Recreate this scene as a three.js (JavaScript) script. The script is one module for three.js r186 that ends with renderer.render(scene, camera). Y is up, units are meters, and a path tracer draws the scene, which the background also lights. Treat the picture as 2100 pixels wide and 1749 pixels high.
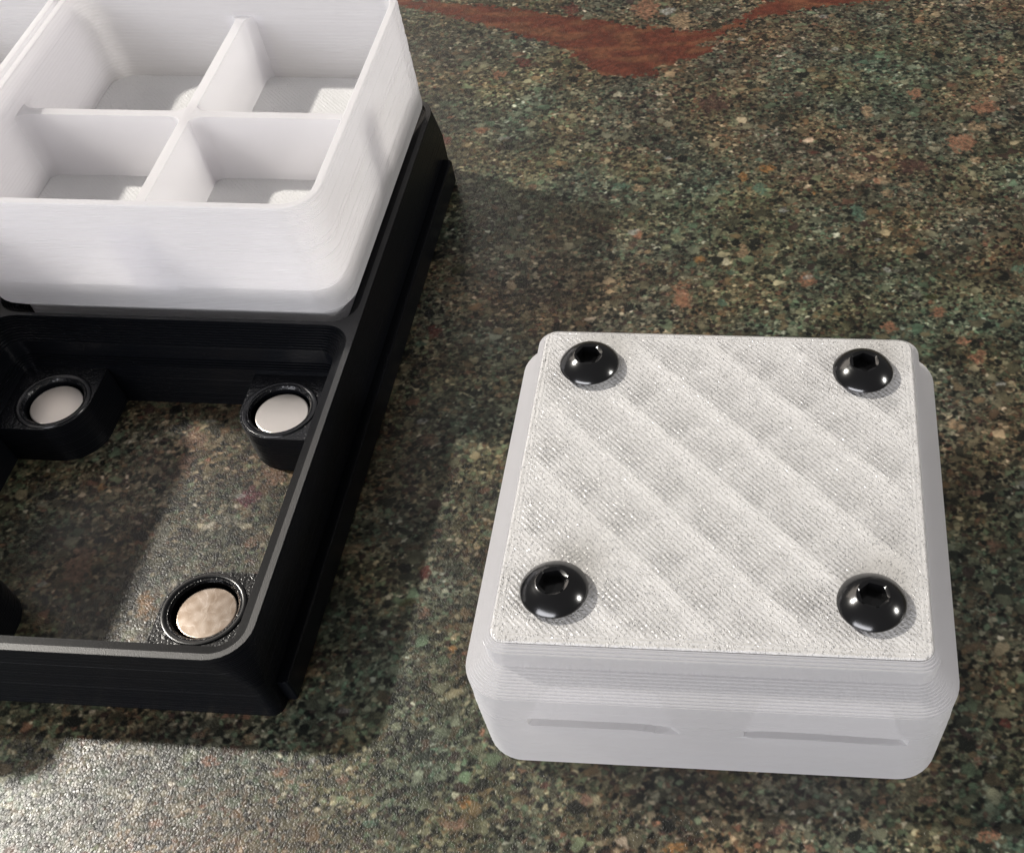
import * as THREE from 'three';
import { mergeGeometries } from 'three/addons/utils/BufferGeometryUtils.js';
import { RectAreaLightUniformsLib } from 'three/addons/lights/RectAreaLightUniformsLib.js';
import { createNoise2D } from 'simplex-noise';

// ---------------------------------------------------------------- camera, room light, lamps, exposure
const MM = 0.001;                                   // everything below is written in millimetres
const scene = new THREE.Scene();
const FULL_W = 2768, FULL_H = 2413, FOCAL = 2198.1; // the photograph is a crop: the lens axis lies right of and below its middle
const camera = new THREE.PerspectiveCamera(2 * Math.atan(FULL_H / 2 / FOCAL) * 180 / Math.PI, FULL_W / FULL_H, 0.005, 20);
camera.setViewOffset(FULL_W, FULL_H, 0, 0, 2100, 1749);
{
  const pitch = 0.98496, roll = -0.05648, c = Math.cos(roll), s = Math.sin(roll);
  const right = new THREE.Vector3(1, 0, 0), up = new THREE.Vector3(0, Math.cos(pitch), -Math.sin(pitch));
  const X = right.clone().multiplyScalar(c).addScaledVector(up, s), Y = right.clone().multiplyScalar(-s).addScaledVector(up, c);
  camera.quaternion.setFromRotationMatrix(new THREE.Matrix4().makeBasis(X, Y, X.clone().cross(Y)));
  camera.position.set(7.636 * MM, 90.961 * MM, 67.986 * MM);
  camera.updateMatrixWorld();
}
scene.background = new THREE.Color().setRGB(0.12, 0.117, 0.117);   // the dim warm room all round
RectAreaLightUniformsLib.init();
function lamp(name, dir, distance, w, h, intensity, rgb) {
  const l = new THREE.RectAreaLight(new THREE.Color().setRGB(...rgb), intensity, w, h);
  l.name = name;
  l.position.set(...dir).normalize().multiplyScalar(distance);
  l.lookAt(0, 0, 0);
  scene.add(l);
}
lamp('kitchen_lamp', [-0.953, 1, -0.432], 0.9, 0.035, 0.035, 1720, [1, 0.95, 0.87]);
lamp('counter_lamp', [0.87, 0.36, 0.1], 1.1, 0.14, 0.14, 62, [1, 0.97, 0.92]);
lamp('front_fill_light', [-0.45, 0.27, 0.85], 1.5, 1.3, 0.6, 8.2, [0.95, 0.95, 1]);  // broad soft fill added at the front left to brighten front faces
lamp('lit_wall', [-0.5, 0.6, -0.8], 1.2, 0.8, 0.42, 1.8, [1, 0.89, 0.78]);
const renderer = new THREE.WebGLRenderer({ antialias: true });
renderer.toneMapping = THREE.LinearToneMapping;
renderer.toneMappingExposure = 1.08;
renderer.shadowMap.enabled = true;

// ---------------------------------------------------------------- helpers
function rng(seed) {
  return () => {
    seed = (seed + 0x6D2B79F5) | 0;
    let t = Math.imul(seed ^ (seed >>> 15), 1 | seed);
    t = (t + Math.imul(t ^ (t >>> 7), 61 | t)) ^ t;
    return ((t ^ (t >>> 14)) >>> 0) / 4294967296;
  };
}
const clamp = (x, a = 0, b = 1) => Math.min(b, Math.max(a, x));
const smooth = (a, b, x) => { const t = clamp((x - a) / (b - a)); return t * t * (3 - 2 * t); };
const hash = (x, y, k) => {
  let h = Math.imul(x, 374761393) ^ Math.imul(y, 668265263) ^ Math.imul(k, 2246822519);
  h = Math.imul(h ^ (h >>> 13), 1274126177);
  return ((h ^ (h >>> 16)) >>> 0) / 4294967296;
};
function mesh(name, geometry, material, parent) {
  const m = new THREE.Mesh(geometry, material);
  m.name = name; m.castShadow = m.receiveShadow = true;
  parent.add(m);
  return m;
}
// a rounded rectangle as a closed ring of [x, z], anticlockwise from above, with the same count of points whatever its size
function ring(hx, hz, r, side = 10, corner = 7) {
  const pts = [], c = [[1, 1], [1, -1], [-1, -1], [-1, 1]];
  for (let k = 0; k < 4; k++) {
    const [sx, sz] = c[k], a0 = [Math.PI / 2, 0, -Math.PI / 2, -Math.PI][k];
    for (let i = 0; i <= corner; i++) {
      const a = a0 - (i / corner) * Math.PI / 2;
      pts.push([sx * (hx - r) + r * Math.cos(a), sz * (hz - r) + r * Math.sin(a)]);
    }
    const n = c[(k + 1) % 4], a = pts[pts.length - 1];
    const b1 = a0 - Math.PI / 2, b = [n[0] * (hx - r) + r * Math.cos(b1), n[1] * (hz - r) + r * Math.sin(b1)];
    for (let i = 1; i < side; i++) pts.push([a[0] + (b[0] - a[0]) * i / side, a[1] + (b[1] - a[1]) * i / side]);
  }
  return pts;
}
// rings: [{y, p}]; joins them in order; caps closed as fans about the middle
function loft(rings, capFirst = true, capLast = true, flip = false) {
  const n = rings[0].p.length, pos = [], idx = [];
  for (const R of rings) for (const [x, z] of R.p) pos.push(x * MM, R.y * MM, z * MM);
  const tri = (a, b, c) => (flip ? idx.push(a, c, b) : idx.push(a, b, c));
  for (let k = 0; k + 1 < rings.length; k++)
    for (let i = 0; i < n; i++) {
      const j = (i + 1) % n, a = k * n + i, b = k * n + j, c = (k + 1) * n + i, d = (k + 1) * n + j;
      tri(a, b, d); tri(a, d, c);
    }
  const cap = (R, up) => {
    const m = pos.length / 3, cx = R.p.reduce((s, q) => s + q[0], 0) / n, cz = R.p.reduce((s, q) => s + q[1], 0) / n;
    pos.push(cx * MM, R.y * MM, cz * MM);
    for (const [x, z] of R.p) pos.push(x * MM, R.y * MM, z * MM);
    for (let i = 0; i < n; i++) { const a = m + 1 + i, b = m + 1 + (i + 1) % n; up ? tri(m, a, b) : tri(m, b, a); }
  };
  if (capFirst) cap(rings[0], false);
  if (capLast) cap(rings[rings.length - 1], true);
  const g = new THREE.BufferGeometry();
  g.setAttribute('position', new THREE.Float32BufferAttribute(pos, 3));
  g.setIndex(idx);
  return g;
}
// corners of faces that meet at less than the angle share a normal
function crease(g, angle = 0.6) {
  const c = g.index ? g.toNonIndexed() : g.clone(), p = c.attributes.position.array, nv = p.length / 3, nf = nv / 3;
  const fn = new Float32Array(nf * 3), area = new Float32Array(nf * 3), at = new Map(), id = new Int32Array(nv), lists = [];
  for (let f = 0; f < nf; f++) {
    const o = f * 9, ax = p[o + 3] - p[o], ay = p[o + 4] - p[o + 1], az = p[o + 5] - p[o + 2], bx = p[o + 6] - p[o], by = p[o + 7] - p[o + 1], bz = p[o + 8] - p[o + 2];
    const x = ay * bz - az * by, y = az * bx - ax * bz, z = ax * by - ay * bx, l = Math.hypot(x, y, z) || 1e-20;
    fn[3 * f] = x / l; fn[3 * f + 1] = y / l; fn[3 * f + 2] = z / l;
    area[3 * f] = x; area[3 * f + 1] = y; area[3 * f + 2] = z;
  }
  for (let v = 0; v < nv; v++) {
    const key = `${Math.round(p[3 * v] * 5e5)},${Math.round(p[3 * v + 1] * 5e5)},${Math.round(p[3 * v + 2] * 5e5)}`;
    let k = at.get(key);
    if (k === undefined) { k = lists.length; at.set(key, k); lists.push([]); }
    id[v] = k; lists[k].push(Math.floor(v / 3));
  }
  const normal = new Float32Array(nv * 3), least = Math.cos(angle);
  for (let v = 0; v < nv; v++) {
    const f = Math.floor(v / 3); let x = 0, y = 0, z = 0;
    for (const h of lists[id[v]]) if (fn[3 * f] * fn[3 * h] + fn[3 * f + 1] * fn[3 * h + 1] + fn[3 * f + 2] * fn[3 * h + 2] >= least) { x += area[3 * h]; y += area[3 * h + 1]; z += area[3 * h + 2]; }
    const l = Math.hypot(x, y, z);
    if (l > 0) { normal[3 * v] = x / l; normal[3 * v + 1] = y / l; normal[3 * v + 2] = z / l; } else normal.set(fn.subarray(3 * f, 3 * f + 3), 3 * v);
  }
  c.setAttribute('normal', new THREE.BufferAttribute(normal, 3));
  boxUV(c);
  return c;
}
// uv in millimetres from the face each vertex lies on
function boxUV(g) {
  const p = g.attributes.position, n = g.attributes.normal, uv = new Float32Array(p.count * 2);
  for (let i = 0; i < p.count; i++) {
    const nx = Math.abs(n.getX(i)), ny = Math.abs(n.getY(i)), nz = Math.abs(n.getZ(i));
    const x = p.getX(i) / MM, y = p.getY(i) / MM, z = p.getZ(i) / MM;
    uv[2 * i] = ny > nx && ny > nz ? x : nx > nz ? z : x;
    uv[2 * i + 1] = ny > nx && ny > nz ? z : y;
  }
  g.setAttribute('uv', new THREE.BufferAttribute(uv, 2));
}
// printed layers: a profile [[y, half, r] ...] cut into layers of about 0.2 mm, each slightly bulged and a hair off its neighbours
function layers(profile, seed, opt = {}) {
  const { step = 0.2, jitter = 0.014, groove = 0.03, dent = null, sign = 1, side = 10, corner = 7, stretch = [0, 0] } = opt;
  const rand = rng(seed), y0 = profile[0][0], y1 = profile[profile.length - 1][0], n = Math.max(1, Math.round(Math.abs(y1 - y0) / step)), out = [];
  const at = (y) => {
    for (let k = 0; k + 1 < profile.length; k++) {
      const a = profile[k], b = profile[k + 1], lo = Math.min(a[0], b[0]), hi = Math.max(a[0], b[0]);
      if (y >= lo - 1e-6 && y <= hi + 1e-6 && hi > lo) { const t = (y - a[0]) / (b[0] - a[0]); return [a[1] + (b[1] - a[1]) * t, a[2] + (b[2] - a[2]) * t]; }
    }
    return profile[profile.length - 1].slice(1);
  };
  for (let k = 0; k < n; k++) {
    const a = y0 + (y1 - y0) * k / n, b = y0 + (y1 - y0) * (k + 1) / n, [h, r] = at((a + b) / 2);
    const off = (rand() - 0.5) * 2 * jitter;
    for (const [t, d] of [[0.02, -groove], [0.3, 0], [0.7, 0], [0.98, -groove]]) {
      const y = a + (b - a) * t, w = h + sign * (off + d);
      const p = ring(w + stretch[0], w + stretch[1], Math.max(0.25, r), side, corner);
      out.push({ y, p: dent ? p.map((q) => dent(q, y, w)) : p });
    }
  }
  return out;
}
function texture(size, fill, srgb = false) {
  const data = new Uint8Array(size * size * 4);
  fill(data, size);
  const t = new THREE.DataTexture(data, size, size, THREE.RGBAFormat);
  t.wrapS = t.wrapT = THREE.RepeatWrapping; t.magFilter = THREE.LinearFilter; t.minFilter = THREE.LinearMipmapLinearFilter; t.generateMipmaps = true;
  if (srgb) t.colorSpace = THREE.SRGBColorSpace;
  t.needsUpdate = true;
  return t;
}

// ---------------------------------------------------------------- the polished granite worktop
const noise = createNoise2D(rng(11)), noiseB = createNoise2D(rng(12)), noiseC = createNoise2D(rng(13));
const TX0 = -104, TZ0 = -124, TSIZE = 176;          // the patch that the texture covers, mm
// every grain takes the polish at a slightly different tilt
const tilt = texture(1024, (d, s) => {
  const n = 128, px = n / s;                         // 128 grains across, wrapping
  for (let i = 0; i < s * s; i++) {
    const u = (i % s) * px, v = Math.floor(i / s) * px, iu = Math.floor(u), iv = Math.floor(v);
    let d1 = 9, a = 0, b = 0, ox = 0, oz = 0;
    for (let p = iu - 1; p <= iu + 1; p++) for (let q = iv - 1; q <= iv + 1; q++) {
      const m = (p + n) % n, k = (q + n) % n, dx = u - p - hash(m, k, 51), dz = v - q - hash(m, k, 52), e = dx * dx + dz * dz;
      if (e < d1) { d1 = e; a = m; b = k; ox = dx; oz = dz; }
    }
    const h = 0.5 + 0.45 * ((hash(a, b, 53) - 0.5) * 2 * ox + (hash(a, b, 54) - 0.5) * 2 * oz) - 0.12 * d1;
    d[4 * i] = d[4 * i + 1] = d[4 * i + 2] = 255 * clamp(h); d[4 * i + 3] = 255;
  }
});
// pebbles one can pick out in the stone: x, z, half width, half depth, kind
const PEBBLES = [[8.2,-102.9,2.18,2.87,0],[13.8,-99.0,1.84,2.8,1],[11.8,-102.0,1.24,1.15,5],[-3.6,-104.2,1.41,1.74,2],[-14.4,-87.0,1.04,1.17,0],[-10.8,-89.9,1.35,1.32,2],[46.5,-75.8,0.98,1.46,0],[38.9,-72.3,0.97,1.53,1],[55.6,-71.7,1.92,1.9,0],[53.6,-67.1,1.35,1.15,1],[50.8,-63.7,2.0,2.23,0],[51.9,-59.7,0.79,0.98,1],[23.4,-60.3,1.6,0.75,6],[20.0,-58.7,0.66,0.96,6],[5.9,-57.8,0.73,0.84,1],[22.2,-56.1,1.05,1.15,3],[3.4,-58.4,1.2,0.63,3],[35.8,-57.5,1.57,0.85,1],[38.0,-56.5,0.52,0.74,0],[34.5,-49.8,1.02,1.79,3],[-10.1,-52.9,0.46,0.71,5],[5.4,-48.1,0.57,0.88,0],[10.6,-47.1,0.83,0.97,4],[8.9,-44.9,0.76,0.76,4],[18.8,-43.6,0.87,1.23,1],[13.1,-42.4,0.75,0.75,6],[-2.7,-45.1,0.32,0.48,1],[26.3,-37.5,1.15,1.26,0],[10.6,-35.8,1.09,2.46,0],[36.6,-38.5,0.49,0.73,5],[58.2,-80.1,0.71,1.01,4],[63.1,-89.6,0.66,1.08,4],[60.6,-83.5,0.5,0.91,0],[19.8,-71.3,0.62,0.93,4],[43.5,-59.2,2.3,1.51,7],[17.1,-76.4,2.12,2.16,7],[41.6,-30.4,0.94,0.86,0],[35.3,-28.3,0.93,1.01,0],[52.7,-37.5,0.84,0.92,3],[-22.0,-70.7,1.26,1.62,2],[-16.5,-73.0,1.13,0.94,0],[-1.0,-65.9,0.69,0.67,8],[29.2,-54.4,0.26,0.41,6],[39.0,-53.9,0.65,0.83,1],[-36.7,24.0,0.92,0.56,0],[-40.4,30.0,0.63,0.43,0],[-12.6,29.8,0.67,0.7,6],[-13.3,31.6,0.97,0.46,9],[-20.0,-32.0,0.72,1.2,2],[-17.8,8.8,0.7,0.71,9],[-14.6,13.3,0.44,0.51,6],[-18.0,3.7,0.51,0.87,2],[34.0,35.3,1.02,0.63,0],[34.3,28.3,0.44,0.49,9],[6.2,35.0,1.11,0.62,6],[23.3,33.7,0.6,0.72,1],[4.8,32.6,0.52,0.41,0],[40.1,-12.3,0.87,0.73,1],[44.5,-22.3,0.9,0.8,0],[43.5,-25.2,0.69,0.74,0],[-38.5,-7.5,1.09,1.18,10],[-46.2,-16.6,1.48,1.22,9],[-36.2,-10.1,1.21,1.42,9],[-46.5,-13.0,0.89,1.18,9],[-46.7,6.0,1.12,1.6,6],[-55.2,-10.1,0.55,0.58,6],[-55.1,0.5,1.58,2.61,9],[-47.1,-2.8,0.85,2.01,11],[-11.2,22.5,0.37,0.41,0],[-8.1,-21.3,0.69,0.7,0],[-17.6,-18.9,0.46,0.61,1],[-13.3,-42.1,0.63,0.74,9],[-0.9,-41.1,0.56,0.65,1],[15.4,-34.3,0.6,0.7,3],[24.8,-31.8,0.59,0.6,4],[40.3,-2.5,0.83,0.67,9],[40.9,4.6,0.7,0.75,9],[-24.0,26.7,0.54,0.49,9],[-30.0,28.2,0.45,0.39,9],[-20.8,31.1,0.62,0.42,3],[-1.5,30.0,0.62,0.47,9],[2.5,28.8,0.44,0.43,4],[15.7,33.7,0.69,0.45,9],[29.0,31.8,0.78,0.46,9],[37.6,24.6,0.54,0.61,2],[-27.0,24.6,0.37,0.35,5]];
const PEBBLE_COLORS = [[158, 112, 88], [164, 138, 108], [100, 52, 46], [88, 114, 96], [136, 138, 108], [164, 164, 158], [156, 112, 68], [78, 56, 50], [62, 64, 34], [134, 104, 86], [104, 52, 62], [138, 136, 122]];
const VEIN = [[-33.0,-109.2],[-31.0,-107.9],[-22.6,-104.1],[-14.8,-99.4],[-11.5,-97.3],[-7.8,-95.3],[-4.1,-92.4],[-2.3,-89.8],[0.4,-85.9],[4.0,-84.3],[6.6,-84.3],[10.2,-85.0],[8.9,-85.8],[12.5,-87.9],[16.2,-88.7],[19.1,-91.5],[15.2,-91.4],[18.3,-93.4],[22.1,-96.0],[25.1,-98.6],[30.3,-99.6],[37.0,-100.9],[44.6,-101.4],[51.7,-101.8],[52.0,-103.7],[40.4,-105.0],[27.4,-103.2],[24.8,-100.4],[21.8,-97.7],[18.5,-95.9],[14.3,-95.9],[9.3,-97.5],[5.2,-98.6],[-0.4,-100.9],[-9.4,-104.2],[-19.0,-107.0],[-31.2,-110.3],[-34.2,-111.5]];
function inVein(x, z) {
  let inside = false;
  for (let i = 0, j = VEIN.length - 1; i < VEIN.length; j = i++) {
    const [xi, zi] = VEIN[i], [xj, zj] = VEIN[j];
    if ((zi > z) !== (zj > z) && x < (xj - xi) * (z - zi) / (zj - zi) + xi) inside = !inside;
  }
  return inside;
}
const GRAINS = [[26, 27, 23], [42, 43, 35], [64, 62, 50], [82, 80, 63], [95, 93, 75], [110, 107, 88], [80, 69, 54], [96, 82, 62], [122, 113, 91], [144, 136, 112], [76, 84, 66], [92, 102, 80], [94, 72, 58], [158, 150, 130], [54, 44, 39]];
const GRAIN_WEIGHT = [14, 14, 14, 16, 16, 13, 10, 8, 6, 3, 9, 7, 3, 2, 8];
const GRAIN_PICK = GRAIN_WEIGHT.flatMap((w, k) => Array(w).fill(k));
function graniteColor(data, size) {
  const px = TSIZE / size, out = [0, 0, 0];
  const peb = PEBBLES.map((q) => q.slice());
  const rand = rng(77);
  for (let k = 0; k < 420; k++) {
    const r = 0.3 + 0.55 * rand() * rand();
    peb.push([TX0 + TSIZE * rand(), TZ0 + TSIZE * rand(), r * (1 + rand()), r * (0.7 + 0.5 * rand()), [0, 1, 9, 3, 4, 7, 2, 5, 8, 11, 4, 1][Math.floor(rand() * 12)]]);
  }
  const bucket = 4, nb = Math.ceil(TSIZE / bucket), buckets = Array.from({ length: nb * nb }, () => []);
  peb.forEach((q, k) => {
    const R = Math.max(q[2], q[3]) * 1.5;
    for (let i = Math.floor((q[0] - TX0 - R) / bucket); i <= (q[0] - TX0 + R) / bucket; i++)
      for (let j = Math.floor((q[1] - TZ0 - R) / bucket); j <= (q[1] - TZ0 + R) / bucket; j++)
        if (i >= 0 && j >= 0 && i < nb && j < nb) buckets[j * nb + i].push(k);
  });
  const cell = (x, z, s, k, stretch) => {           // nearest grain centre: id and how near the seam to the next grain is
    const u = x / (s * stretch), v = z / s, iu = Math.floor(u), iv = Math.floor(v);
    let d1 = 9, d2 = 9, bi = 0, bj = 0;
    for (let i = iu - 1; i <= iu + 1; i++) for (let j = iv - 1; j <= iv + 1; j++) {
      const dx = i + hash(i, j, k) - u, dz = j + hash(i, j, k + 1) - v, d = dx * dx + dz * dz;
      if (d < d1) { d2 = d1; d1 = d; bi = i; bj = j; } else if (d < d2) d2 = d;
    }
    cell.i = bi; cell.j = bj;
    return Math.sqrt(d2) - Math.sqrt(d1);
  };
  for (let iy = 0; iy < size; iy++) for (let ix = 0; ix < size; ix++) {
    const x = TX0 + (ix + 0.5) * px, z = TZ0 + (iy + 0.5) * px;
    const wx = x + 0.14 * noise(x * 1.1, z * 1.1) + 0.04 * noiseB(x * 3, z * 3), wz = z + 0.14 * noise(x * 1.1 + 40, z * 1.1) + 0.04 * noiseB(x * 3 + 9, z * 3);
    const e1 = cell(wx, wz, 0.47, 3, 1.12), ci = cell.i, cj = cell.j, grainA = (hash(ci, cj, 70) - 0.5), grainB = (hash(ci, cj, 71) - 0.5);
    const vein = inVein(x + 0.9 * grainA + 0.7 * noiseB(x * 0.5, z * 0.5) + 0.25 * noise(x * 1.9, z * 1.9), z + 0.9 * grainB + 0.6 * noiseB(x * 0.5 + 7, z * 0.5) + 0.25 * noise(x * 1.9, z * 1.9 + 5));
    if (vein) {
      const warp = 2.2 * noise(x * 0.07, z * 0.1), f = noiseB((x + warp) * 0.2, (z * 1.0 + 0.3 * x + warp * 2) * 0.4), g = noise(x * 1.4, z * 3.2), h = noiseC(x * 4, z * 5);
      const w = 0.5 + 0.2 * f + 0.1 * g + 0.14 * h, e = smooth(-0.2, 0.7, noiseC(x * 0.12 + 3, z * 0.3));
      const y = 1 + 0.28 * grainA; out[0] = (70 + 40 * w + 14 * e) * y; out[1] = (37 + 22 * w + 18 * e) * y; out[2] = (29 + 14 * w + 11 * e) * y;
    } else {
      const big = cell(wx, wz, 1.15, 31, 1.15), big_i = cell.i, big_j = cell.j, pb = hash(big_i, big_j, 5);
      let k = GRAIN_PICK[Math.floor(hash(ci, cj, 8) * GRAIN_PICK.length)], edge = e1;
      const fine = hash(ci, cj, 15) < 0.5;
      if (fine) { edge = cell(wx, wz, 0.27, 21, 1.1); k = GRAIN_PICK[Math.floor(hash(cell.i, cell.j, 9) * GRAIN_PICK.length)]; }
      if (pb > 0.88 && big > 0.1) { k = GRAIN_PICK[Math.floor(hash(big_i, big_j, 6) * GRAIN_PICK.length)]; edge = big; }
      const g = GRAINS[k], t = 0.92 + 0.28 * hash(ci, cj, 10) + 0.1 * noiseC(x * 5, z * 5), seam = 0.66 + 0.34 * smooth(0, 0.3, edge);
      const green = 0.7 * noise(x * 0.021 + 5, z * 0.026), brown = noiseB(x * 0.06, z * 0.07), tone = 1 + 0.13 * noiseC(x * 0.045, z * 0.06) + 0.15 * noiseB(x * 0.14, z * 0.18) + 0.12 * noise(x * 0.42, z * 0.5);
      out[0] = g[0] * t * seam * tone * (1 - 0.07 * green + 0.07 * brown);
      out[1] = g[1] * t * seam * tone * (1 + 0.04 * green);
      out[2] = g[2] * t * seam * tone * (1 + 0.03 * green - 0.06 * brown);
      for (const q of buckets[Math.floor((z - TZ0) / bucket) * nb + Math.floor((x - TX0) / bucket)]) {
        const P = peb[q], dx = (x - P[0]) / P[2], dz = (z - P[1]) / P[3];
        const d = Math.sqrt(dx * dx + dz * dz) + 0.3 * noise(x * 0.55 + q * 3, z * 0.55) + 0.12 * noiseB(x * 2.6, z * 2.6 + q) + 0.55 * grainA;
        const a = smooth(1.08, 0.8, d) * (q < PEBBLES.length ? 0.85 : 0.7) * smooth(-1.0, 0.0, noiseC(x * 2.2, z * 2.2 + q));
        if (a > 0) {
          const c = PEBBLE_COLORS[P[4]], v = 0.86 + 0.2 * noiseC(x * 1.3, z * 1.3) + 0.12 * noise(x * 5, z * 5) + 0.25 * grainB;
          for (let m = 0; m < 3; m++) out[m] += (c[m] * v - out[m]) * a;
        }
      }
    }
    const o = (iy * size + ix) * 4;
    for (let m = 0; m < 3; m++) data[o + m] = clamp(Math.round(out[m]), 0, 255);
    data[o + 3] = 255;
  }
  const src = data.slice(), row = size * 4;             // crystals of polished stone have no hard outline: soften by a pixel
  for (let iy = 1; iy < size - 1; iy++) for (let ix = 1; ix < size - 1; ix++) for (let m = 0, o = iy * row + ix * 4; m < 3; m++)
    data[o + m] = (4 * src[o + m] + 2 * (src[o + m - 4] + src[o + m + 4] + src[o + m - row] + src[o + m + row]) + src[o + m - row - 4] + src[o + m - row + 4] + src[o + m + row - 4] + src[o + m + row + 4]) / 16;
}
{
  const map = texture(2048, graniteColor, true);
  map.wrapS = map.wrapT = THREE.MirroredRepeatWrapping;
  const roughnessMap = texture(512, (d, s) => {
    for (let i = 0; i < s * s; i++) {
      const x = i % s, y = Math.floor(i / s), v = 0.5 + 0.25 * noise(x * 0.05, y * 0.05) + 0.25 * noiseB(x * 0.2, y * 0.2);
      d[4 * i] = d[4 * i + 1] = d[4 * i + 2] = clamp(190 + 60 * v, 0, 255); d[4 * i + 3] = 255;
    }
  });
  tilt.repeat.set(TSIZE / 29, TSIZE / 29);
  const granite = new THREE.MeshPhysicalMaterial({ map, roughness: 0.4, roughnessMap, bumpMap: tilt, bumpScale: 0.000044, specularIntensity: 1, ior: 1.5 });
  const size = 600, g = new THREE.BoxGeometry(size * MM, 30 * MM, size * MM);
  g.translate(-20 * MM, -15 * MM, -30 * MM);
  const p = g.attributes.position, uv = g.attributes.uv;
  for (let i = 0; i < p.count; i++) uv.setXY(i, (p.getX(i) / MM - TX0) / TSIZE, (p.getZ(i) / MM - TZ0) / TSIZE);
  const top = mesh('granite_worktop', g, granite, scene);
  top.userData = { kind: 'structure', label: 'polished dark green granite worktop with a rust red vein', category: 'worktop' };
}

// ---------------------------------------------------------------- materials of the printed parts
const grainMap = texture(512, (d, s) => {           // fine uneven skin of printed plastic
  for (let i = 0; i < s * s; i++) {
    const x = i % s, y = Math.floor(i / s), v = 0.5 + 0.3 * noise(x * 0.11, y * 0.11) + 0.2 * noiseB(x * 0.37, y * 0.37);
    d[4 * i] = d[4 * i + 1] = d[4 * i + 2] = 255 * clamp(v); d[4 * i + 3] = 255;
  }
});
const scaled = (t, mm) => { const c = t.clone(); c.repeat.set(1 / mm, 1 / mm); c.needsUpdate = true; return c; };
const white = new THREE.MeshPhysicalMaterial({ color: new THREE.Color().setRGB(0.925, 0.918, 0.93), roughness: 0.84, transmission: 0.7, thickness: 0, ior: 1.45, clearcoat: 1, clearcoatRoughness: 0.16 });
const black = new THREE.MeshPhysicalMaterial({ color: new THREE.Color().setRGB(0.003, 0.0035, 0.005), roughness: 0.34, bumpMap: scaled(grainMap, 16), bumpScale: 0.000004, ior: 1.5, specularIntensity: 0.38 });
const rimBlack = new THREE.MeshPhysicalMaterial({ color: new THREE.Color().setRGB(0.006, 0.006, 0.007), roughness: 0.46, bumpMap: scaled(grainMap, 9), bumpScale: 0.000012, ior: 1.7 });
const steel = new THREE.MeshPhysicalMaterial({ color: new THREE.Color().setRGB(0.004, 0.004, 0.0045), roughness: 0.18, ior: 1.75 });
const nickel = new THREE.MeshPhysicalMaterial({ color: new THREE.Color().setRGB(0.8, 0.75, 0.69), metalness: 1, roughness: 0.3, bumpMap: scaled(grainMap, 22), bumpScale: 0.000002 });
// a smudged magnet: blotches, with a brown room reflection put into the colour
const smearReflectionMap = texture(256, (d, s) => {
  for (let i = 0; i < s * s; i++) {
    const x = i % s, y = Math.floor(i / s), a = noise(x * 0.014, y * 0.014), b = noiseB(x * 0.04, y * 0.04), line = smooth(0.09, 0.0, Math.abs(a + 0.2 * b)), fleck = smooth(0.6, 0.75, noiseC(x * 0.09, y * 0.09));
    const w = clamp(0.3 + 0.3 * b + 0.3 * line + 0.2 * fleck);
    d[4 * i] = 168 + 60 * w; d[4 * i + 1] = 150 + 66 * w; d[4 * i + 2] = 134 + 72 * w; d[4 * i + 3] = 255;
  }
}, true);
const smeared = new THREE.MeshPhysicalMaterial({ map: scaled(smearReflectionMap, 15), metalness: 1, roughness: 0.26 });

// ---------------------------------------------------------------- button head screw: dome with a hexagon socket
const H_HEAD = 1.65, R_HEAD = 2.85;
const screwParts = (() => {
  const N = 72, hexR = (a, f) => f / Math.cos(((a + Math.PI / 6 + 20 * Math.PI) % (Math.PI / 3)) - Math.PI / 6);
  const circle = (r) => Array.from({ length: N }, (_, i) => { const a = -2 * Math.PI * i / N; return [r * Math.cos(a), r * Math.sin(a)]; });
  const hex = (f) => Array.from({ length: N }, (_, i) => { const a = -2 * Math.PI * i / N, r = hexR(a + 0.35, f); return [r * Math.cos(a), r * Math.sin(a)]; });
  const R = 3.55, drop = Math.sqrt(R * R - R_HEAD * R_HEAD), rings = [{ y: 0, p: circle(1.5) }, { y: 0, p: circle(R_HEAD - 0.12) }, { y: 0.1, p: circle(R_HEAD) }, { y: 0.22, p: circle(R_HEAD) }];
  for (let k = 1; k <= 9; k++) { const r = R_HEAD + (1.55 - R_HEAD) * k / 9; rings.push({ y: 0.22 + Math.sqrt(R * R - r * r) - drop, p: circle(r) }); }
  const top = rings[rings.length - 1].y;
  rings.push({ y: top + 0.09, p: circle(1.4) }, { y: top + 0.1, p: circle(1.32) });
  const head = crease(mergeGeometries([loft(rings, true, false), loft([{ y: top + 0.1, p: circle(1.32) }, { y: top - 0.02, p: hex(1.04) }], false, false)]), 0.7);
  const socket = crease(loft([{ y: top - 0.02, p: hex(1.04) }, { y: top - 1.0, p: hex(1.0) }], false, true), 0.4);
  const shaft = crease(loft(Array.from({ length: 13 }, (_, k) => ({ y: -3.2 + k * 0.27, p: circle(k % 2 ? 1.5 : 1.28) })), true, false), 0.9);
  return { head, socket, shaft };
})();
function addScrew(parent, x, y, z, turn, upsideDown = false) {
  const s = mesh('screw', screwParts.head, steel, parent);
  s.position.set(x * MM, y * MM, z * MM); s.rotation.set(upsideDown ? Math.PI : 0, turn, 0);
  mesh('hex_socket', screwParts.socket, steel, s);
  mesh('shaft', screwParts.shaft, steel, s);
  return s;
}

// ---------------------------------------------------------------- placing: two frames of reference on the worktop
const TURN_PLATE = -0.12522, PLATE = [-49.113, -4.157], TURN_BOX = -0.11617, BOX = [12.097, 7.292];
function onPlate(x, z) {
  const c = Math.cos(TURN_PLATE), s = Math.sin(TURN_PLATE);
  return [(PLATE[0] + c * x + s * z) * MM, (PLATE[1] - s * x + c * z) * MM];
}

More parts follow.
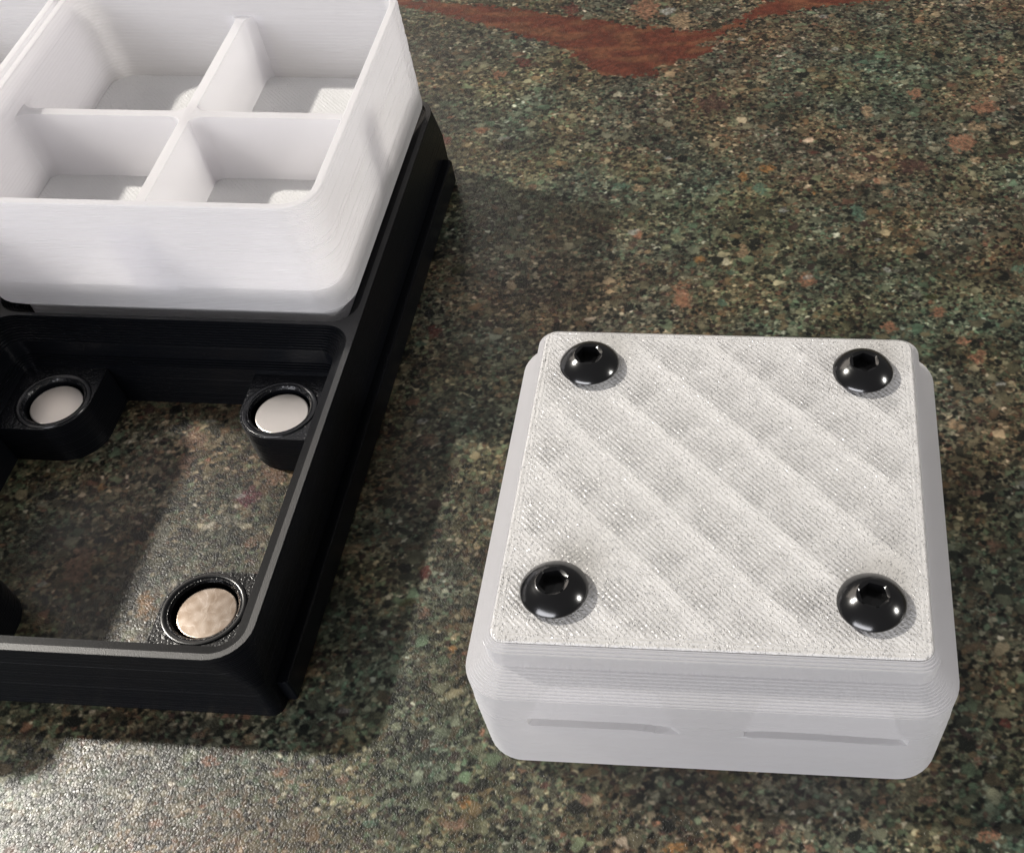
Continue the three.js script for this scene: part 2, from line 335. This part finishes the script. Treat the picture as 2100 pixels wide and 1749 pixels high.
// ---------------------------------------------------------------- black grid base with magnets
const RIM = 10.46, OUT = 21.45, BOSS = 5.2, MAGNET_TOP = 4.55;
{
  const base = new THREE.Group();
  base.name = 'magnetic_grid_base';
  base.userData = { label: 'black printed grid base with round silver magnets in its open square pocket', category: 'grid base' };
  const [px, pz] = onPlate(0, 0);
  base.position.set(px, 0, pz); base.rotation.y = TURN_PLATE;
  scene.add(base);
  // outer wall round 2 x 2 pockets; its middle lies at (-21, -21); rounded at the rim, squarer further down
  const half = OUT + 21, rings = [];
  const shift = (g, x, z) => { g.translate(x * MM, 0, z * MM); return g; };
  for (const R of layers([[0, half, 1.2], [5.6, half, 1.2], [RIM - 0.35, half, 3.8], [RIM, half, 3.8]], 5, { jitter: 0.01, groove: 0.01, side: 14 })) rings.push(R);
  rings.push({ y: RIM, p: ring(half - 0.06, half - 0.06, 3.75, 14) });
  const pieces = [shift(loft(rings, false, false), -21, -21)];
  const topRim = 20.75;
  for (const cx of [0, -42]) for (const cz of [0, -42]) {
    const inner = layers([[RIM, topRim, 3.0], [RIM - 0.25, topRim - 0.05, 2.95], [RIM - 2.1, 18.85, 1.9], [RIM - 3.95, 18.85, 1.9], [RIM - 4.65, 18.15, 1.2], [0, 18.15, 1.2]], 40 + cx + cz, { jitter: 0.008, groove: 0.008, sign: -1 });
    inner.unshift({ y: RIM, p: ring(topRim + 0.02, topRim + 0.02, 3.02) });
    pieces.push(shift(loft(inner, false, false, false), cx, cz));
  }
  const plan = (pts) => new THREE.Shape(pts.map(([x, z]) => new THREE.Vector2(x, -z)));
  const flat = (pts, holes, y, up) => {
    const s = plan(pts);
    for (const h of holes) s.holes.push(new THREE.Path(h.map(([x, z]) => new THREE.Vector2(x, -z))));
    const g = new THREE.ShapeGeometry(s, 1); g.rotateX(up ? -Math.PI / 2 : Math.PI / 2); if (!up) g.scale(1, 1, -1);
    g.scale(MM, MM, MM); g.translate(0, y * MM, 0);
    return g;
  };
  const outline = ring(half - 0.06, half - 0.06, 3.75, 14).map(([x, z]) => [x - 21, z - 21]);
  const holes = [];
  for (const cx of [0, -42]) for (const cz of [0, -42]) holes.push(ring(topRim + 0.02, topRim + 0.02, 3.02).map(([x, z]) => [x + cx, z + cz]));
  mesh('frame', crease(mergeGeometries(pieces), 0.5), black, base);
  const rim = flat(outline, holes, RIM, true);
  rim.computeVertexNormals(); boxUV(rim);
  mesh('rim', rim, rimBlack, base);
  // rail along the right-hand side, a little short of both ends
  const railRings = [];
  for (const [y, w] of [[0.1, 0.55], [0.5, 0.72], [3.2, 0.72], [3.45, 0.6], [3.5, 0.5]]) railRings.push({ y, p: ring(w, 40, 0.3, 6, 3).map(([x, z]) => [x + 21.9, z - 20.4]) });
  mesh('side_rail', crease(loft(railRings), 0.5), black, base);
  // a boss in every pocket corner, with a round seat for the magnet
  const R = 4.35, bossPlan = (grow) => {                // corner towards the pocket's middle rounded about the magnet
    const pts = [[18.6, 18.6], [18.6, 13 - R - grow], [13, 13 - R - grow]];
    for (let i = 1; i <= 10; i++) { const a = -Math.PI / 2 - (i / 10) * Math.PI / 2; pts.push([13 + (R + grow) * Math.cos(a), 13 + (R + grow) * Math.sin(a)]); }
    pts.push([13 - R - grow, 18.6]);
    return pts;
  };
  const seat = (r) => Array.from({ length: 40 }, (_, i) => { const a = -2 * Math.PI * i / 40; return [13 + r * Math.cos(a), 13 + r * Math.sin(a)]; });
  const bossRings = [], rand = rng(9);
  for (let k = 0; k < 26; k++) for (const [t, d] of [[0.02, -0.022], [0.3, 0], [0.7, 0], [0.98, -0.022]]) bossRings.push({ y: (k + t) * 0.2, p: bossPlan(d + (t === 0.3 ? rand() - 0.5 : 0) * 0.02) });
  const bossGeometry = crease(mergeGeometries([loft(bossRings, false, false), loft([{ y: BOSS - 0.25, p: seat(3.25) }, { y: 2.3, p: seat(3.25) }], false, true)]), 0.5);
  const seatGeometry = crease(mergeGeometries([flatten(flat(bossPlan(-0.02), [seat(3.45)], BOSS, true)), loft([{ y: BOSS, p: seat(3.45) }, { y: BOSS - 0.25, p: seat(3.25) }], false, false)]), 0.5);
  const ringGeometry = crease(loft([[BOSS - 0.05, 4.18], [BOSS + 0.07, 4.15], [BOSS + 0.13, 4.05], [BOSS + 0.13, 3.82], [BOSS + 0.09, 3.62], [BOSS - 0.05, 3.5]].map(([y, r]) => ({ y, p: seat(r) })), false, false), 1);
  const ringBlack = new THREE.MeshPhysicalMaterial({ color: black.color, roughness: 0.24, ior: 1.55 });
  const magnetGeometry = crease(loft([[2.35, 2.95], [MAGNET_TOP - 0.16, 2.95], [MAGNET_TOP - 0.05, 2.9], [MAGNET_TOP, 2.78]].map(([y, r]) => ({ y, p: seat(r).map(([a, b]) => [a - 13, b - 13]) }))), 0.5);
  const seatBlack = new THREE.MeshPhysicalMaterial({ color: black.color, roughness: 0.26, bumpMap: scaled(tilt, 40), bumpScale: 0.00006, ior: 1.5 });   // stringy top skin round the seats
  for (const cx of [0, -42]) for (const cz of [0, -42]) for (let q = 0; q < 4; q++) {
    const b = mesh('magnet_boss', bossGeometry, black, base);
    mesh('seat_face', seatGeometry, seatBlack, b);
    mesh('seat_ring', ringGeometry, ringBlack, b);
    b.position.set(cx * MM, 0, cz * MM); b.rotation.y = q * Math.PI / 2;
    const a = q * Math.PI / 2, mx = 13 * Math.cos(a) + 13 * Math.sin(a), mz = -13 * Math.sin(a) + 13 * Math.cos(a);
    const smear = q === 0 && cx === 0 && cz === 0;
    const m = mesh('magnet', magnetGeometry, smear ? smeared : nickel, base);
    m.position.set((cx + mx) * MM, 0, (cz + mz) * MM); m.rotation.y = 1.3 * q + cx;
    if (smear) m.userData.label = 'smudged magnet with a brown reflection painted in';
  }
}
function flatten(g) { g.deleteAttribute('uv'); g.deleteAttribute('normal'); return g; }

// ---------------------------------------------------------------- printed base skin
// the base panel: criss-cross printed lines over a coarse grid of infill that shows as paler bands
const HALF = 17.83, pitch = 0.42;
const CELL = 5.42;                                     // the infill is a square grid turned by 45 degrees; the skin sags into each cell towards one corner
const field = (x, z) => {
  const u = (x + z) * Math.SQRT1_2, v = (x - z) * Math.SQRT1_2;
  const a = (((u + 0.08 * noise(u * 0.4, v * 0.4)) / CELL) % 1 + 1) % 1, b = ((-(v + 0.08 * noiseB(u * 0.4, v * 0.4)) / CELL) % 1 + 1) % 1;
  const sag = (0.4 + 0.6 * smooth(0.0, 0.8, a) * smooth(1, 0.8, a)) * smooth(0.22, 0.8, b) * smooth(1, 0.97, b) * (0.8 + 0.35 * noiseC(u * 0.25, v * 0.25));
  const wall = Math.max(smooth(0.3, 0.14, b) * smooth(0, 0.02, b), 0.3 * smooth(0.14, 0.07, a) * smooth(0, 0.02, a));
  return { u, v, sag: clamp(sag), wall };
};
const panelMap = texture(1024, (d, s) => {
  for (let i = 0; i < s * s; i++) {
    const x = ((i % s + 0.5) / s * 2 - 1) * HALF, z = ((Math.floor(i / s) + 0.5) / s * 2 - 1) * HALF, f = field(x, z);
    const inside = smooth(HALF - 0.9, HALF - 1.9, Math.max(Math.abs(x), Math.abs(z)));
    const ridge = 0.5 + 0.5 * Math.cos(2 * Math.PI * f.v / pitch), cross = 0.5 + 0.5 * Math.cos(2 * Math.PI * f.u / pitch);
    const weave = inside * f.sag * (0.1 + 0.5 * (1 - ridge) + 0.5 * (1 - cross) - 0.25 * (1 - ridge) * (1 - cross));
    const c = 0.89 + 0.03 * inside * f.wall - 0.18 * weave + 0.02 * noiseB(x * 3, z * 3) + 0.02 * noiseC(x * 0.4, z * 0.4);
    d[4 * i] = 242 * c; d[4 * i + 1] = 240 * c; d[4 * i + 2] = 238 * c; d[4 * i + 3] = 255;
  }
}, true);
const panelBump = texture(2048, (d, s) => {
  const cellSize = 0.15, facet = (x, z) => {          // flat spots of the skin, some of them tipped well over: these glitter
    const u = x / cellSize, v = z / cellSize, iu = Math.floor(u), iv = Math.floor(v);
    let d1 = 9, a = 0, b = 0, ox = 0, oz = 0;
    for (let p = iu - 1; p <= iu + 1; p++) for (let q = iv - 1; q <= iv + 1; q++) {
      const dx = u - p - hash(p, q, 61), dz = v - q - hash(p, q, 62), e = dx * dx + dz * dz;
      if (e < d1) { d1 = e; a = p; b = q; ox = dx; oz = dz; }
    }
    const tip = hash(a, b, 63) < 0.32 ? 1 : 0.05, w = 2 * Math.PI * hash(a, b, 64), r = Math.sqrt(hash(a, b, 65));
    return tip * r * (Math.cos(w) * ox + Math.sin(w) * oz);
  };
  for (let i = 0; i < s * s; i++) {
    const x = ((i % s + 0.5) / s * 2 - 1) * HALF, z = ((Math.floor(i / s) + 0.5) / s * 2 - 1) * HALF, f = field(x, z);
    const m = Math.max(Math.abs(x), Math.abs(z));
    const line = m > HALF - 0.85 ? 0.5 + 0.3 * Math.cos(2 * Math.PI * m / pitch) : 0.5 + 0.5 * Math.cos(2 * Math.PI * (f.v + 0.05 * noise(f.u * 0.8, f.v * 2)) / pitch);
    const v = (0.2 + 0.2 * f.sag) * line * (1 + 0.4 * noiseC(x * 1.1, z * 1.1)) + 0.06 * noise(x * 2.3, z * 2.3) + 0.1 * f.wall + 0.16 * (0.5 + 0.5 * Math.cos(2 * Math.PI * f.u / pitch)) * f.sag + 0.85 * facet(x, z);
    d[4 * i] = d[4 * i + 1] = d[4 * i + 2] = 255 * clamp(0.3 + v * 0.6); d[4 * i + 3] = 255;
  }
});
const panelMaterial = new THREE.MeshPhysicalMaterial({ map: panelMap, bumpMap: panelBump, bumpScale: 0.00022, roughness: 0.22, ior: 1.45 });
const floorMaterial = new THREE.MeshPhysicalMaterial({ color: new THREE.Color().setRGB(0.84, 0.84, 0.84), bumpMap: panelBump, bumpScale: 0.00014, roughness: 0.3, ior: 1.45 });
function skin(half, r, y, thick) {                     // a thin sheet of that skin
  const c = crease(loft([{ y: y - thick, p: ring(half + 0.06, half + 0.06, r) }, { y: y - thick * 0.3, p: ring(half, half, r) }, { y, p: ring(half - 0.12, half - 0.12, r) }], true, true), 1), p = c.attributes.position, uv = c.attributes.uv;
  for (let i = 0; i < p.count; i++) uv.setXY(i, (p.getX(i) / MM / HALF + 1) / 2, (p.getZ(i) / MM / HALF + 1) / 2);
  return c;
}

// ---------------------------------------------------------------- open divided bins standing in the base
const BIN_BODY = 11.816, BIN_TOP = 24.93, FOOT = BIN_BODY - 4.75, FLOOR = 14.0, DIVIDER_TOP = 21.8;
function makeBin() {
  const bin = new THREE.Group();
  const scar = ([x, z], y, w) => {                     // a small star of drag marks on the front wall
    if (z < w - 0.02 || Math.abs(x) > 8) return [x, z];
    const dx = x - 2.6, dy = y - 10.2, a = Math.abs(dy + 0.62 * dx), b = Math.abs(dy - 0.5 * dx), far = smooth(3.4, 0.2, Math.hypot(dx, dy));
    return [x, z + far * 0.16 * Math.max(smooth(0.5, 0.05, a), 0.7 * smooth(0.45, 0.05, b))];
  };
  const outer = layers([[0, 17.8, 0.8], [0.8, 18.6, 1.6], [2.6, 18.6, 1.6], [4.75, 20.75, 3.75], [BIN_TOP - FOOT, 20.75, 3.75]], 21, { jitter: 0.03, groove: 0.034, dent: scar, side: 60 });
  const inner = layers([[BIN_TOP - FOOT, 19.85, 2.85], [FLOOR - FOOT, 19.85, 2.85]], 22, { jitter: 0.014, groove: 0.02, sign: -1, side: 60, step: 0.4 });
  const top = BIN_TOP - FOOT;
  outer.push({ y: top + 0.06, p: ring(20.6, 20.6, 3.6, 60) }, { y: top + 0.06, p: ring(19.98, 19.98, 2.98, 60) });
  mesh('shell', crease(loft([...outer, ...inner]), 0.5), white, bin);
  mesh('floor_panel', skin(19.8, 2.8, FLOOR - FOOT + 0.06, 0.1), floorMaterial, bin);
  // dividers with flared ends, as plan outlines raised from the floor
  const up = (pts, y0, y1) => {
    const s = new THREE.Shape(pts.map(([x, z]) => new THREE.Vector2(x, -z)));
    const g = new THREE.ExtrudeGeometry(s, { depth: y1 - y0, bevelEnabled: true, bevelThickness: 0.12, bevelSize: 0.1, bevelOffset: -0.1, bevelSegments: 2, curveSegments: 1 });
    g.rotateX(-Math.PI / 2); g.translate(0, y0, 0); g.scale(MM, MM, MM);
    g.deleteAttribute('uv'); g.deleteAttribute('normal');
    return crease(g, 0.6);
  };
  const strip = (a, b, t, f0, f1) => {               // along x from a to b, half thickness t, flares of radius f0 and f1 at the ends
    const side = [];
    for (let i = 0; i <= 6; i++) { const q = i / 6 * Math.PI / 2; side.push([a + f0 - f0 * Math.cos(Math.PI / 2 - q) , t + f0 - f0 * Math.sin(Math.PI / 2 - q)]); }
    const left = side.map(([x, w]) => [x, w]).sort((m, n) => m[0] - n[0]);
    const rightSide = [];
    for (let i = 0; i <= 6; i++) { const q = i / 6 * Math.PI / 2; rightSide.push([b - f1 + f1 * Math.sin(q), t + f1 - f1 * Math.cos(q)]); }
    const all = [...left, ...rightSide];
    return [...all, ...all.slice().reverse().map(([x, w]) => [x, -w])];
  };
  const y0 = FLOOR - FOOT - 0.2, y1 = DIVIDER_TOP - FOOT;
  const long = strip(-20.1, 20.1, 0.6, 1.7, 1.7).map(([x, w]) => [-w, x]);
  mesh('divider', up(long, y0, y1), white, bin);
  mesh('divider', up(strip(-20.1, -0.45, 0.6, 1.7, 1.5).map(([x, w]) => [x, w + 0.5]), y0, y1 - 0.02), white, bin);
  mesh('divider', up(strip(0.45, 20.1, 0.6, 1.5, 1.7).map(([x, w]) => [x, w + 0.5]), y0, y1 - 0.02), white, bin);
  for (const x of [-13, 13]) for (const z of [-13, 13]) addScrew(bin, x, MAGNET_TOP + H_HEAD - FOOT, z, 0.4, true);
  return bin;
}
const firstBin = makeBin();
const BIN_LABELS = [
  [0, -42, 'translucent white bin with four square compartments behind the base pocket showing silver magnets'],
  [-42, -42, 'white printed bin seen only as a pale wall beside the four compartment bin'],
  [-42, 0, 'white printed bin whose round corner shadow falls in front of the black base'],
];
BIN_LABELS.forEach(([x, z, label], k) => {
  const b = k ? firstBin.clone() : firstBin, [px, pz] = onPlate(x, z);
  b.name = k ? `divided_bin_00${k}` : 'divided_bin';
  b.position.set(px, FOOT * MM, pz); b.rotation.y = TURN_PLATE;
  b.userData = { label, category: 'bin', group: 'white bins standing in the black base' };
  scene.add(b);
});

// ---------------------------------------------------------------- closed white bin turned upside down, four screws in its base
{
  const H = 16.97, box = new THREE.Group();
  box.name = 'upturned_bin';
  box.userData = { label: 'white printed bin lying upside down on the granite with four black screws', category: 'bin' };
  box.position.set(BOX[0] * MM, 0, BOX[1] * MM); box.rotation.y = TURN_BOX;
  scene.add(box);
  // two deep slots across the front wall, added to read as dark strips
  const darkSlot = ([x, z], y, w) => {
    if (z < w - 0.02 || Math.abs(x) > 17) return [x, z];
    const l = smooth(-15.4, -14.2, x) * smooth(-2.6, -4.8, x), r = smooth(2.9, 4.6, x) * smooth(16.6, 15.4, x);
    const yc = x < 0 ? 8.45 - 0.5 * smooth(-6, -2.6, x) : 8.2 - 0.25 * smooth(8, 16, x) - 0.3 * smooth(4.6, 2.9, x);
    const d = (l + r) * smooth(0.62, 0.4, Math.abs(y - yc)) * 3.2;
    return [x, z - d];
  };
  const sides = layers([[0, 20.35, 3.4], [0.4, 20.72, 3.75], [6.4, 20.75, 3.75], [8.6, 20.75, 3.75], [9.0, 20.7, 3.7], [H - 4.75, 20.7, 3.7], [H - 2.6, 18.6, 1.9], [H - 0.8, 18.6, 1.9], [H - 0.1, 17.85, 1.2]], 33, { jitter: 0.012, groove: 0.008, dent: darkSlot, side: 44, corner: 9 });
  mesh('shell', crease(loft(sides, true, false), 0.5), white, box);
  mesh('base_panel', skin(17.8, 1.15, H, 0.12), panelMaterial, box);
  [[-13, -13, 0.2], [13, -13, 0.75], [-13, 13, 0.45], [13, 13, 0.95]].forEach(([x, z, t]) => addScrew(box, x, H + 0.45, z, t));
}

renderer.render(scene, camera);
